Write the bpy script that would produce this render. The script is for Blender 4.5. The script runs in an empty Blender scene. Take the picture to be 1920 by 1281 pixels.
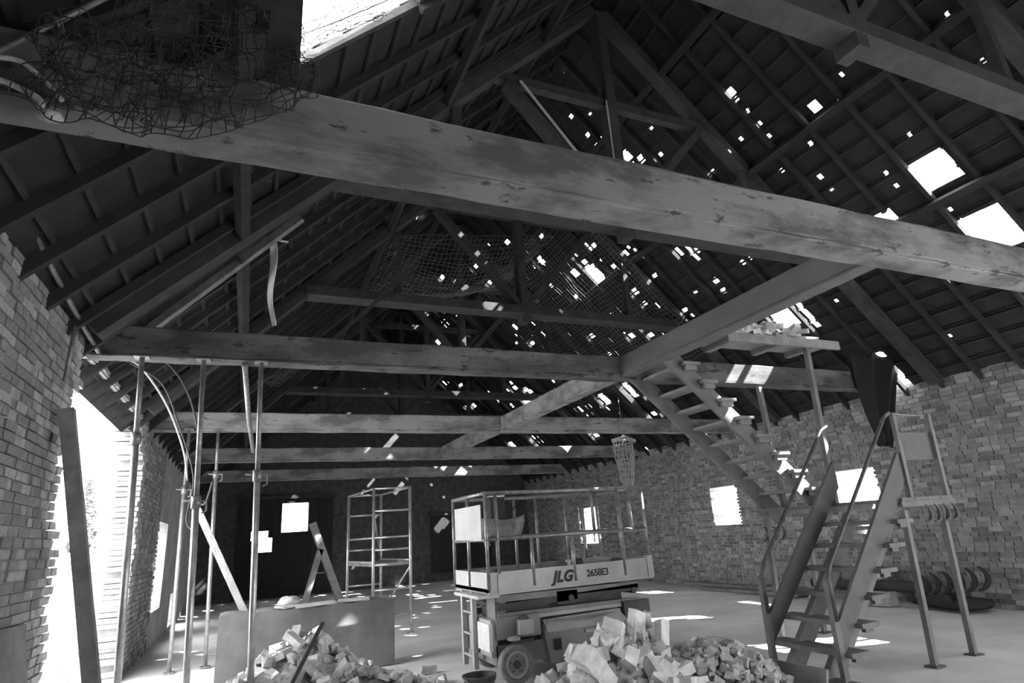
import bpy, math, random
import numpy as np
from mathutils import Vector, Matrix
random.seed(7)
PI = math.pi
sc = bpy.context.scene
COL = sc.collection

# ------------------------------------------------------------------ camera
def set_camera():
    pitch, yaw, roll = math.radians(17.818), math.radians(24.276), math.radians(-3.9156)
    fw = Vector((math.sin(yaw)*math.cos(pitch), math.cos(yaw)*math.cos(pitch), math.sin(pitch)))
    rt = Vector((math.cos(yaw), -math.sin(yaw), 0)); up = rt.cross(fw)
    r2 = rt*math.cos(roll)+up*math.sin(roll); u2 = -rt*math.sin(roll)+up*math.cos(roll)
    cd = bpy.data.cameras.new('camera'); cam = bpy.data.objects.new('camera', cd); COL.objects.link(cam)
    m = Matrix((r2, u2, -fw)).transposed().to_4x4(); m.translation = (0, 0, 1.7)
    cam.matrix_world = m
    cd.sensor_width = 36; cd.lens = 1104.74/1920*36; cd.clip_start = .05; cd.clip_end = 400
    sc.camera = cam
set_camera()

# ------------------------------------------------------------------ sky, sun, exposure
SKY = 1.0
SUN_DIR = Vector((-1.63, 1.2, -1.85)).normalized()
w = bpy.data.worlds.new('sky'); sc.world = w; w.use_nodes = True
bg = w.node_tree.nodes['Background']; bg.inputs[0].default_value = (1, 1, 1, 1); bg.inputs[1].default_value = SKY
ld = bpy.data.lights.new('sun', 'SUN'); ld.energy = 3.5; ld.angle = math.radians(.53); ld.color = (1, 1, 1)
lo = bpy.data.objects.new('sun', ld); COL.objects.link(lo); lo.rotation_euler = SUN_DIR.to_track_quat('-Z', 'Y').to_euler()
lo.location = (14, -6, 16)
vs = sc.view_settings
vs.view_transform = 'Standard'; vs.look = 'None'; vs.gamma = 1; vs.use_curve_mapping = False
vs.exposure = 3.5
sc.cycles.use_denoising = True
sc.cycles.max_bounces = 10; sc.cycles.diffuse_bounces = 6
sc.cycles.sample_clamp_indirect = 4

# ------------------------------------------------------------------ materials (the photograph is black and white)
M = {}
def gm(name, v, rough=.85, v2=None, scale=5., detail=6., bump=.25, bscale=None, metal=0., lo_=.38, hi=.62, stretch=None, fine=0.):
    """grey material: two greys mixed by noise, fine grain on top, bump from noise"""
    m = bpy.data.materials.new(name); m.use_nodes = True
    nt = m.node_tree; N = nt.nodes; L = nt.links
    b = N['Principled BSDF']; b.inputs['Roughness'].default_value = rough; b.inputs['Metallic'].default_value = metal
    tc = N.new('ShaderNodeTexCoord'); mp = N.new('ShaderNodeMapping')
    L.new(tc.outputs['Object'], mp.inputs['Vector'])
    if stretch: mp.inputs['Scale'].default_value = stretch
    n = N.new('ShaderNodeTexNoise'); n.inputs['Scale'].default_value = scale; n.inputs['Detail'].default_value = detail
    n.inputs['Roughness'].default_value = .62
    L.new(mp.outputs[0], n.inputs['Vector'])
    r = N.new('ShaderNodeValToRGB'); L.new(n.outputs['Fac'], r.inputs[0])
    if v2 is None: v2 = v*.6
    r.color_ramp.elements[0].position = lo_; r.color_ramp.elements[0].color = (v2, v2, v2, 1)
    r.color_ramp.elements[1].position = hi; r.color_ramp.elements[1].color = (v, v, v, 1)
    L.new(r.outputs[0], b.inputs['Base Color'])
    if bump:
        n2 = N.new('ShaderNodeTexNoise'); n2.inputs['Scale'].default_value = bscale or scale*5; n2.inputs['Detail'].default_value = 5
        L.new(mp.outputs[0], n2.inputs['Vector'])
        bp = N.new('ShaderNodeBump'); bp.inputs['Strength'].default_value = bump; bp.inputs['Distance'].default_value = .02
        L.new(n2.outputs['Fac'], bp.inputs['Height']); L.new(bp.outputs[0], b.inputs['Normal'])
    M[name] = m
    return m
gm('floor', .74, .95, .54, .9, 8, .3, 14, lo_=.35, hi=.65)
gm('mortar', .38, .95, .26, 3)
gm('brick_a', .25, .9, .17, 9); gm('brick_b', .30, .9, .20, 9); gm('brick_c', .18, .9, .12, 9); gm('brick_pale', .40, .9, .26, 7)
gm('rubble', .62, .95, .40, 8); gm('rubble_b', .48, .95, .30, 8); gm('rubble_c', .72, .95, .50, 8); gm('debris', .45, .95, .25, 12)
gm('beam', .27, .85, .12, 2.2, 9, .3, 16, lo_=.40, hi=.55, stretch=(.6, 1, 1.6))
gm('beam_dark', .12, .85, .09, 2.2, 9, .3, 16, stretch=(.6, 1, 1.6))
gm('beam_old', .12, .85, .05, 2.2, 9, .3, 16, lo_=.42, hi=.6, stretch=(.6, 1, 1.6))
def peel(name, dark, thr):
    nt = M[name].node_tree; N = nt.nodes; L = nt.links; b = N['Principled BSDF']
    src = b.inputs['Base Color'].links[0].from_socket
    tc = N.new('ShaderNodeTexCoord'); n = N.new('ShaderNodeTexNoise'); n.inputs['Scale'].default_value = 5; n.inputs['Detail'].default_value = 12; n.inputs['Roughness'].default_value = .7
    mp = N.new('ShaderNodeMapping'); mp.inputs['Scale'].default_value = (.7, 1, 2.2); mp.inputs['Location'].default_value = (3.3, 1, 7)
    L.new(tc.outputs['Object'], mp.inputs[0]); L.new(mp.outputs[0], n.inputs['Vector'])
    r = N.new('ShaderNodeValToRGB'); r.color_ramp.elements[0].position = thr; r.color_ramp.elements[0].color = (0,0,0,1); r.color_ramp.elements[1].position = thr+.04; r.color_ramp.elements[1].color = (1,1,1,1)
    L.new(n.outputs['Fac'], r.inputs[0])
    mx = N.new('ShaderNodeMix'); mx.data_type = 'RGBA'; L.new(r.outputs[0], mx.inputs[0]); L.new(src, mx.inputs[6]); mx.inputs[7].default_value = (dark, dark, dark, 1)
    L.new(mx.outputs[2], b.inputs['Base Color'])
gm('beam_near', .21, .85, .085, 2.2, 9, .3, 16, lo_=.40, hi=.55, stretch=(.6, 1, 1.6))
peel('beam_near', .05, .585); peel('beam', .07, .60); peel('beam_old', .03, .56)
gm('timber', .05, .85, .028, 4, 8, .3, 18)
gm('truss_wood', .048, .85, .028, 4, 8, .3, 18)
gm('net_pale', .20, .9, .14, 20)
gm('timber_pale', .26, .85, .15, 4, 8, .25, 18)
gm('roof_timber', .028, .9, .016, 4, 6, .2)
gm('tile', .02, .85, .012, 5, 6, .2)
gm('plank', .24, .8, .16, 4, 8, .2, 20)
gm('stair_wood', .16, .7, .11, 4, 8, .2, 20)
gm('stair_board', .115, .75, .085, 3, 8, .12, 20)
gm('steel', .32, .45, .20, 12, 6, .1, metal=.6)
gm('steel_dark', .10, .5, .05, 12, 6, .1, metal=.3)
gm('galv', .55, .38, .38, 10, 6, .05, metal=.7)
gm('alu', .62, .4, .45, 8, 5, .05, metal=.6)
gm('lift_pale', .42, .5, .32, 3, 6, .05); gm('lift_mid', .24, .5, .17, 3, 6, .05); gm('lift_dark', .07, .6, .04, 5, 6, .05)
gm('sheet_pale', .50, .5, .42, 3, 5, .03)
gm('tyre', .26, .9, .18, 14); gm('black', .02, .7, .015, 8); gm('cloth_black', .012, .95, .008, 8)
gm('white', .75, .7, .62, 8); gm('rope', .55, .9, .35, 20); gm('net', .045, .9, .03, 20); gm('cable', .05, .7, .03, 10)
gm('concrete', .17, .9, .10, 1.6, 9, .25, 12); gm('concrete_pale', .48, .9, .33, 4, 8, .25)
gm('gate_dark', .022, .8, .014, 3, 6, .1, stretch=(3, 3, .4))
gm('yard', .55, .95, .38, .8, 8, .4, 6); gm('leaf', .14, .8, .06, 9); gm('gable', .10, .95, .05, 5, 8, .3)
gm('cloth_grey', .30, .9, .18, 8); gm('plastic_dark', .07, .5, .05, 6)
# ------------------------------------------------------------------ mesh helpers
class MB:
    def __init__(s): s.v = []; s.f = []; s.sm = []
    def quadbox(s, P, smooth=False):
        """P: 8 points, bottom ring 0-3 then top ring 4-7"""
        o = len(s.v); s.v += [tuple(p) for p in P]
        for q in ((0,3,2,1),(4,5,6,7),(0,1,5,4),(1,2,6,5),(2,3,7,6),(3,0,4,7)): s.f.append(tuple(o+i for i in q))
        s.sm += [smooth]*6
        return s
    def box(s, x0, x1, y0, y1, z0, z1):
        return s.quadbox([(x0,y0,z0),(x1,y0,z0),(x1,y1,z0),(x0,y1,z0),(x0,y0,z1),(x1,y0,z1),(x1,y1,z1),(x0,y1,z1)])
    def obox(s, c, size, mat=None, jit=0.):
        c = Vector(c); P = []
        for z in (-.5,.5):
            for (x,y) in ((-.5,-.5),(.5,-.5),(.5,.5),(-.5,.5)):
                p = Vector((x*size[0], y*size[1], z*size[2]))
                if jit: p += Vector([random.uniform(-jit,jit)*k for k in size])
                if mat is not None: p = mat @ p
                P.append(c+p)
        return s.quadbox(P)
    def bar(s, p0, p1, w, h, up=(0,0,1)):
        """rectangular bar from p0 to p1; w across, h along up"""
        p0, p1 = Vector(p0), Vector(p1); d = (p1-p0).normalized(); u = Vector(up)
        sd = d.cross(u)
        if sd.length < 1e-5: sd = d.cross(Vector((1,0,0)))
        sd.normalize(); u = sd.cross(d).normalized()
        P = []
        for p in (p0, p1):
            for a, b in ((-1,-1),(1,-1),(1,1),(-1,1)): P.append(p+sd*(a*w/2)+u*(b*h/2))
        return s.quadbox(P)
    def path(s, pts, r, n=8, caps=True, smooth=True, radii=None):
        pts = [Vector(p) for p in pts]; o = len(s.v); m = len(pts)
        t0 = (pts[1]-pts[0]).normalized(); a = t0.orthogonal().normalized()
        for i, p in enumerate(pts):
            t = (pts[min(i+1,m-1)]-pts[max(i-1,0)])
            t = t.normalized() if t.length > 1e-9 else t0
            a = (a-t*a.dot(t)); a = a.normalized() if a.length > 1e-6 else t.orthogonal().normalized()
            b = t.cross(a); rr = radii[i] if radii else r
            for k in range(n):
                th = 2*PI*k/n; s.v.append(tuple(p+(a*math.cos(th)+b*math.sin(th))*rr))
        for i in range(m-1):
            for k in range(n):
                k2 = (k+1) % n
                s.f.append((o+i*n+k, o+i*n+k2, o+(i+1)*n+k2, o+(i+1)*n+k)); s.sm.append(smooth)
        if caps:
            s.f.append(tuple(o+k for k in range(n))[::-1]); s.f.append(tuple(o+(m-1)*n+k for k in range(n))); s.sm += [False]*2
        return s
    def tube(s, p0, p1, r, n=10): return s.path([p0, p1], r, n)
    def lathe(s, c, axis, prof, n=24, closed=False):
        """prof: list of (radius, offset along axis)"""
        c = Vector(c); ax = Vector(axis).normalized(); a = ax.orthogonal().normalized(); b = ax.cross(a); o = len(s.v); m = len(prof)
        for r, t in prof:
            for k in range(n):
                th = 2*PI*k/n; s.v.append(tuple(c+ax*t+(a*math.cos(th)+b*math.sin(th))*r))
        for i in range(m-1 if not closed else m):
            j = (i+1) % m
            for k in range(n):
                k2 = (k+1) % n; s.f.append((o+i*n+k, o+i*n+k2, o+j*n+k2, o+j*n+k)); s.sm.append(False)
        if not closed:
            s.f.append(tuple(o+k for k in range(n))[::-1]); s.f.append(tuple(o+(m-1)*n+k for k in range(n))); s.sm += [False]*2
        return s
    def prism(s, pts, d):
        """polygon pts extruded by vector d"""
        d = Vector(d); o = len(s.v); n = len(pts)
        s.v += [tuple(Vector(p)) for p in pts]; s.v += [tuple(Vector(p)+d) for p in pts]
        s.f.append(tuple(range(o, o+n))[::-1]); s.f.append(tuple(range(o+n, o+2*n)))
        for k in range(n): k2 = (k+1) % n; s.f.append((o+k, o+k2, o+n+k2, o+n+k))
        s.sm += [False]*(n+2)
        return s
    def build(s, name, mat, parent=None, loc=None, fixn=False):
        me = bpy.data.meshes.new(name); off = Vector((0,0,0))
        if parent is not None:
            off = Vector(parent.get('_w', (0,0,0)))
        if loc is not None: org = Vector(loc)
        elif parent is None and s.v:
            a = np.array(s.v); org = Vector(((a[:,0].min()+a[:,0].max())/2, (a[:,1].min()+a[:,1].max())/2, a[:,2].min()))
        else: org = off
        me.from_pydata([(v[0]-org.x, v[1]-org.y, v[2]-org.z) for v in s.v], [], s.f)
        me.polygons.foreach_set('use_smooth', s.sm)
        if fixn:
            import bmesh
            bm = bmesh.new(); bm.from_mesh(me); bmesh.ops.recalc_face_normals(bm, faces=bm.faces); bm.to_mesh(bm and me); bm.free()
        me.materials.append(M[mat] if isinstance(mat, str) else mat)
        o = bpy.data.objects.new(name, me); COL.objects.link(o)
        o['_w'] = tuple(org)
        if parent is not None: o.parent = parent
        o.location = org-off
        return o
def tag(o, label, cat=None, group=None, kind=None):
    if label: o['label'] = label
    if cat: o['category'] = cat
    if group: o['group'] = group
    if kind: o['kind'] = kind
    return o
def thing(name, label, cat, loc, group=None):
    o = bpy.data.objects.new(name, None); COL.objects.link(o); o.location = loc; o['_w'] = tuple(loc)
    o.empty_display_size = .1
    return tag(o, label, cat, group)
def struct(o, label): return tag(o, label, None, None, 'structure')
def clone(root, loc, rotz=0, label=None, parent=None):
    r = root.copy(); COL.objects.link(r)
    if parent is None: r.location = loc; r.rotation_euler = (0, 0, rotz)
    else: r.parent = parent
    if label: r['label'] = label
    for ch in root.children: clone(ch, None, 0, None, r)
    return r
def arc(c, r, a0, a1, ax, ay, n=10):
    c = Vector(c); ax = Vector(ax); ay = Vector(ay)
    return [c+ax*(r*math.cos(a0+(a1-a0)*i/n))+ay*(r*math.sin(a0+(a1-a0)*i/n)) for i in range(n+1)]
def sag(p0, p1, d, n=10, wob=0.):
    p0, p1 = Vector(p0), Vector(p1)
    return [p0.lerp(p1, i/n)+Vector((random.uniform(-wob,wob), random.uniform(-wob,wob), -d*4*(i/n)*(1-i/n))) for i in range(n+1)]
CAMP = Vector((0, 0, 1.7))
# ------------------------------------------------------------------ the shell
XL, XR, YN, YF, EAVE, XC = -1.6, 11.2, -2.2, 24.5, 3.75, 4.8
RIDGE = EAVE+(XR-XC)
mb = MB(); nx, ny = 60, 90
x0, x1, y0, y1 = XL-.2, XR+.2, YN-.3, YF+.2
for j in range(ny+1):
    for i in range(nx+1):
        x = x0+(x1-x0)*i/nx; y = y0+(y1-y0)*j/ny
        mb.v.append((x, y, -.012+.012*math.sin(x*2.1+y)*math.sin(y*1.7)+random.uniform(-.006,.006)))
for j in range(ny):
    for i in range(nx):
        a = j*(nx+1)+i; mb.f.append((a, a+1, a+nx+2, a+nx+1)); mb.sm.append(True)
struct(mb.build('floor', 'floor', loc=(0,0,0)), 'pale dusty concrete floor of the empty barn')
mb = MB(); mb.quadbox([(-60,-60,-.5),(70,-60,-.5),(70,80,-.5),(-60,80,-.5),(-60,-60,-.09),(70,-60,-.09),(70,80,-.09),(-60,80,-.09)])
struct(mb.build('ground', 'yard', loc=(0,0,0)), 'sunlit bare ground outside the barn')

def rect_sub(r, h):
    """rectangle r minus rectangle h, as rectangles (a0,a1,b0,b1)"""
    a0,a1,b0,b1 = r; c0,c1,d0,d1 = h
    if c1 <= a0 or c0 >= a1 or d1 <= b0 or d0 >= b1: return [r]
    out = []
    if c0 > a0: out.append((a0,c0,b0,b1)); a0 = c0
    if c1 < a1: out.append((c1,a1,b0,b1)); a1 = c1
    if d0 > b0: out.append((a0,a1,b0,d0))
    if d1 < b1: out.append((a0,a1,d1,b1))
    return out
def rect_minus(r, hs):
    cur = [r]
    for h in hs: cur = [q for c in cur for q in rect_sub(c, h)]
    return cur
def unit_brick(name, j):
    mb = MB(); mb.obox((0,0,0), (1,1,1), None, j)
    me = bpy.data.meshes.new(name); me.from_pydata(mb.v, [], mb.f); return me
def brick_wall(root, fx, sgn, ya, yb, za, zb, holes, mats, n_obj=300, view=None, ragged=.05, pitch=.232, course=.079):
    """bricks on wall face x = fx (sgn: side the room is on). holes: (y0,y1,z0,z1) openings"""
    L = []
    rows = int((zb-za)/course)
    for k in range(rows):
        z = za+k*course+course/2; y = ya-(k % 2)*pitch/2-random.uniform(0,.02)
        while y < yb:
            ln = pitch*random.choice((1,1,1,.55)) ; a, b = y, y+ln-.013; y += ln
            a = max(a, ya); b = min(b, yb)
            if b-a < .05: continue
            deep = .07; segs = [(a,b)]
            for (h0,h1,g0,g1) in holes:
                if g0-.02 < z < g1+.02:
                    r0 = h0+random.uniform(-ragged,ragged)*1.2; r1 = h1+random.uniform(-ragged,ragged)*1.2
                    ns = []
                    for (p,q) in segs:
                        if q <= r0 or p >= r1: ns.append((p,q)); continue
                        if p < r0-.05: ns.append((p, r0))
                        if q > r1+.05: ns.append((r1, q))
                    segs = ns
                    if any(abs(q-h0) < .3 or abs(p-h1) < .3 for p,q in segs): deep = .38
                elif g0-.1 < z < g1+.1 and h0-.05 < (a+b)/2 < h1+.05: deep = .38
            for (p,q) in segs:
                if view and not view((p+q)/2, z): continue
                if random.random() < .012 and deep < .1: continue
                L.append((p, q, z, deep, random.uniform(-.004,.006) if sgn < 0 else random.uniform(-.006,.012)))
    def dist(t): return (Vector((fx, (t[0]+t[1])/2, t[2]))-CAMP).length/math.sqrt(max(.05, t[1]-t[0]))
    L.sort(key=dist)
    meshes = [unit_brick('brick', .03) for _ in range(6)]
    variants = {}
    for t in L[:n_obj]:
        m = random.choice(mats) if t[3] < .1 or sgn < 0 else 'rubble_b'; key = (random.randrange(6), m)  # left-wall opening edges get paler brick, imitating daylight glare
        if key not in variants:
            me = meshes[key[0]].copy(); me.materials.append(M[m]); variants[key] = me
        o = bpy.data.objects.new('brick', variants[key]); COL.objects.link(o); o.parent = root
        d = t[3]; W = root['_w']
        o.location = (fx+sgn*t[4]-sgn*d/2-W[0], (t[0]+t[1])/2-W[1], t[2]-W[2]); o.scale = (d, t[1]-t[0], course-.013+random.uniform(-.003,.003))
    if len(L) > n_obj:
        groups = {}
        for t in L[n_obj:]: groups.setdefault(random.choice(mats) if t[3] < .1 or sgn < 0 else 'rubble_b', []).append(t)  # same painted-in daylight paleness for the farther edge bricks
        mb = MB(); idx = []; ms = list(groups)
        for i, g in enumerate(ms):
            for t in groups[g]:
                mb.obox((fx+sgn*t[4]-sgn*t[3]/2, (t[0]+t[1])/2, t[2]), (t[3], t[1]-t[0], course-.013), None, .02); idx += [i]*6
        o = mb.build('bricks', ms[0], root)
        for g in ms[1:]: o.data.materials.append(M[g])
        o.data.polygons.foreach_set('material_index', idx)
        o['kind'] = 'stuff'; o['label'] = 'brick courses farther along the wall'
# left wall: big broken gap, a tall slit farther on
openL = [(7.05, 11.1, -.1, 1.1), (6.95, 11.15, 1.1, 2.0), (6.65, 11.1, 2.0, 3.25), (6.85, 10.6, 3.25, 3.66), (14.0, 15.4, .75, 2.3), (17.6, 18.8, .15, .75)]
mb = MB()
for r in rect_minus((YN, YF, -.1, EAVE+.1), [(a-.12, b+.12, c-(.1 if c > 0 else 0), d+.04) for a,b,c,d in openL]): mb.box(XL-.34, XL-.02, *r)
wl = struct(mb.build('wall_left', 'mortar', loc=(XL-.2, 8, 0)), 'left brick wall with a large broken gap to the yard')
brick_wall(wl, XL, 1, 3.6, 13.9, 0, EAVE+.08, openL, ['brick_a','brick_a','brick_b','brick_pale'], ragged=.11)
# right wall with small windows, slits and an unseen doorway added for floor light
openR = [(11.82, 12.75, 1.52, 2.42), (8.05, 9.1, 1.78, 2.42), (8.95, 9.25, 1.74, 2.05), (8.4, 8.8, 1.36, 1.42), (8.98, 9.3, 1.36, 1.43), (8.4, 8.8, 1.21, 1.27), (8.9, 9.2, 1.2, 1.28), (18.55, 19.95, 1.13, 2.38), (-1.6, 1.8, -.1, 2.9)]
mb = MB()
for r in rect_minus((YN, YF, -.1, EAVE+.1), [(a-.03, b+.03, c-.02, d+.02) for a,b,c,d in openR]): mb.box(XR+.02, XR+.38, *r)
wr = struct(mb.build('wall_right', 'mortar', loc=(XR+.2, 8, 0)), 'long right brick wall with small bright openings')
brick_wall(wr, XR, -1, 3.9, YF, 0, EAVE+.05, openR, ['brick_a','brick_b','brick_c','brick_b','brick_pale'], ragged=.02)
mb = MB(); mb.box(XR-.03, XR+.3, 8.0, 9.15, 1.70, 1.77)
struct(mb.build('trim_1', 'concrete_pale', None), 'stone sill under the wide opening in the right wall')
# window with mullions far down the right wall
mb = MB()
for y in (18.6, 19.1, 19.9): mb.bar((XR+.1, y, 1.13), (XR+.1, y, 2.38), .06, .05, (1,0,0))
wn = struct(mb.build('window_1', 'timber', None), 'small barred window far down the right wall')
mb = MB(); mb.box(XR+.07, XR+.13, 18.55, 19.95, 1.42, 1.52); mb.build('transom', 'timber', wn)
mb = MB(); mb.box(XR+.07, XR+.13, 18.55, 19.95, 2.33, 2.38); mb.build('window_head', 'timber', wn)
# far gable wall
openF = [(1.14, 2.08, 2.21, 3.26), (.27, .85, 1.56, 2.05), (.12, .7, 1.98, 2.3)]
mb = MB()
for r in rect_minus((XL-.3, XR+.3, -.1, EAVE), openF): mb.box(r[0], r[1], YF, YF+.3, r[2], r[3])
mb.prism([(XL-.3, YF, EAVE), (XR+.3, YF, EAVE), (XC, YF, RIDGE+.3)], (0, .3, 0))
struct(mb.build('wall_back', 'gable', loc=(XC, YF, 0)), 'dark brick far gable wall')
# dark boarded gates on the far wall
def gate(name, xa, xb, za, zb, holes, n, label):
    root = thing(name, None, None, ((xa+xb)/2, YF-.04, za)); root['kind'] = 'structure'; root['label'] = label
    wd = (xb-xa)/n
    for i in range(n):
        mb = MB()
        for r in rect_minus((xa+i*wd+.004, xa+(i+1)*wd-.004, za, zb), holes): mb.box(r[0], r[1], YF-.09-random.uniform(0,.01), YF-.02, r[2], r[3])
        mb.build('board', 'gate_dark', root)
    mb = MB(); mb.box(xa-.08, xb+.08, YF-.16, YF-.01, zb, zb+.14); mb.build('lintel', 'timber', root)
gate('door_1', -.33, 2.98, 0, 3.42, openF, 12, 'tall dark boarded gate with a bright square hole')
gate('door_2', 6.85, 9.45, .3, 2.52, [], 9, 'dark boarded door in the far wall behind the lift')
# near gable behind the camera: unseen gateway added to let in fill daylight
mb = MB()
for r in rect_minus((XL-.3, XR+.3, -.1, EAVE), [(4.0, 7.0, -.2, 2.8)]): mb.box(r[0], r[1], YN-.3, YN, r[2], r[3])
mb.prism([(XL-.3, YN-.3, EAVE), (XR+.3, YN-.3, EAVE), (XC, YN-.3, RIDGE+.3)], (0, .3, 0))
struct(mb.build('wall_front', 'gable', loc=(XC, YN, 0)), 'near gable wall with an added gateway letting in daylight, unseen behind the viewer')

# ------------------------------------------------------------------ roof: rafters, battens and tiles with gaps
C45 = math.sqrt(.5)
def roof_pt(side, s, y, n):
    """s down the slope from the ridge, n along the outward normal"""
    return (XC+side*(s*C45+n*C45), y, RIDGE-s*C45+n*C45)
def s_of_x(x): return abs(x-XC)/C45
def make_roof(side, name, label, big, leaks, raf0, seed):
    rnd = random.Random(seed)
    root = thing(name, None, None, (XC+side*3.2, (YN+YF)/2, EAVE)); struct(root, label)
    S = (XR-XC)/C45+.35
    y = raf0
    ys = []
    while y > YN: y -= .63
    while y < YF: ys.append(y); y += .63
    def bargap(s0, s1, y0, y1): return [h for h in big if h[0] < s1 and h[1] > s0 and h[2] < y1 and h[3] > y0]
    for y in ys:
        if y < YN+.1: continue
        cur = [(.05, S-.1)]
        for h in big:
            if h[3]-h[2] > .85 and h[2]-.05 < y < h[3]+.05:
                cur = [q for (a,b) in cur for q in ((a, h[0]), (h[1], b)) if q[1]-q[0] > .05]
        mb = MB()
        for (sa, sb) in cur:
            P = []
            for s in (sa, sb):
                for (dy, n) in ((-.03,-.09),(.03,-.09),(.03,0),(-.03,0)): P.append(roof_pt(side, s, y+dy, n))
            mb.quadbox(P)
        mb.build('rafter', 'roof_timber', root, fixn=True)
    rows = int(S/.35)+1
    for k in range(rows):
        s = .06+k*.35; mb = MB(); cur = [(YN, YF)]
        for h in big:
            if h[0]-.01 < s+.02 and h[1] > s-.02:
                cur = [q for (a,b) in cur for q in ([(a,b)] if h[3] <= a or h[2] >= b else [t for t in ((a,h[2]),(h[3],b)) if t[1]-t[0] > .02])]
        for a, b in cur:
            P = []
            for yy in (a, b):
                for (ds, n) in ((-.02,0),(.02,0),(.02,.028),(-.02,.028)): P.append(roof_pt(side, s+ds, yy, n))
            mb.quadbox(P)
        if mb.v: mb.build('batten', 'roof_timber', root, fixn=True)
    cols = int((YF-YN)/.3)
    T = []
    holes = big+leaks
    for c in range(cols):
        ya = YN+c*.3
        hc = [h for h in holes if h[3] > ya-.03 and h[2] < ya+.33]
        for k in range(rows):
            s0 = k*.35; s1 = s0+.41
            sh = rnd.uniform(-.012,.012)
            r = (s0+sh, min(s1+sh, S), ya-.012+rnd.uniform(-.004,.004), ya+.312+rnd.uniform(-.004,.004))
            hh = [h for h in hc if h[1] > r[0] and h[0] < r[1]]
            parts = rect_minus(r, hh) if hh else [r]
            if parts: T.append((r, parts, .03+.008*(c % 2)))
    def vis(t):
        p = Vector(roof_pt(side, (t[0][0]+t[0][1])/2, (t[0][2]+t[0][3])/2, 0))-CAMP
        if p.y < 1.5: return 99+p.length
        return p.length
    T.sort(key=vis)
    def add(mb, t):
        r, parts, n0 = t
        for (a,b,c,d) in parts:
            P = []
            for n in (n0, n0+.014):
                for (ss, yy) in ((a,c),(b,c),(b,d),(a,d)): P.append(roof_pt(side, ss, yy, n+.03*(ss-r[0])/.41))
            mb.quadbox(P)
    # whole tiles share one mesh each way round
    for t in T[:300]:
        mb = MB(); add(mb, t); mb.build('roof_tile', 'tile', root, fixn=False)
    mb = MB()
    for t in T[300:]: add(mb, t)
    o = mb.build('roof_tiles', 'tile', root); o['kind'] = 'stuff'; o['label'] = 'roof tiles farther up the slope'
    # ridge cover and purlins
    return root
def H(x0, x1, y0, y1, side=1):
    a, b = s_of_x(x0), s_of_x(x1); return (min(a,b), max(a,b), y0, y1)
bigR = [H(8.55,8.92,3.98,4.46), H(9.34,9.84,3.9,4.46), H(7.24,7.62,11.06,11.52), H(7.2,7.3,11.2,11.4), H(9.38,9.75,7.62,8.2), H(9.5,9.66,8.25,8.5), H(9.4,9.9,7.45,7.56),
        H(7.78,8.2,8.52,8.6), H(7.85,8.0,8.75,8.84), H(9.5,9.8,14.8,15.1), H(9.6,9.9,15.2,15.42), H(9.5,9.88,13.5,13.75), H(8.75,8.95,18.6,19.1), H(9.75,9.95,22.3,22.7), H(8.86,9.3,5.05,5.95),
        H(10.18,11.18,3.5,4.15), H(10.55,11.2,6.85,7.3), H(6.5,6.66,12.36,12.56), H(7.4,7.5,9.93,10.08), H(10.2,10.35,16.9,17.2), H(6.3,6.45,8.0,8.2), H(7.4,7.52,4.8,4.95)]  # these and the hole just above are added, aimed to throw sun patches
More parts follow.
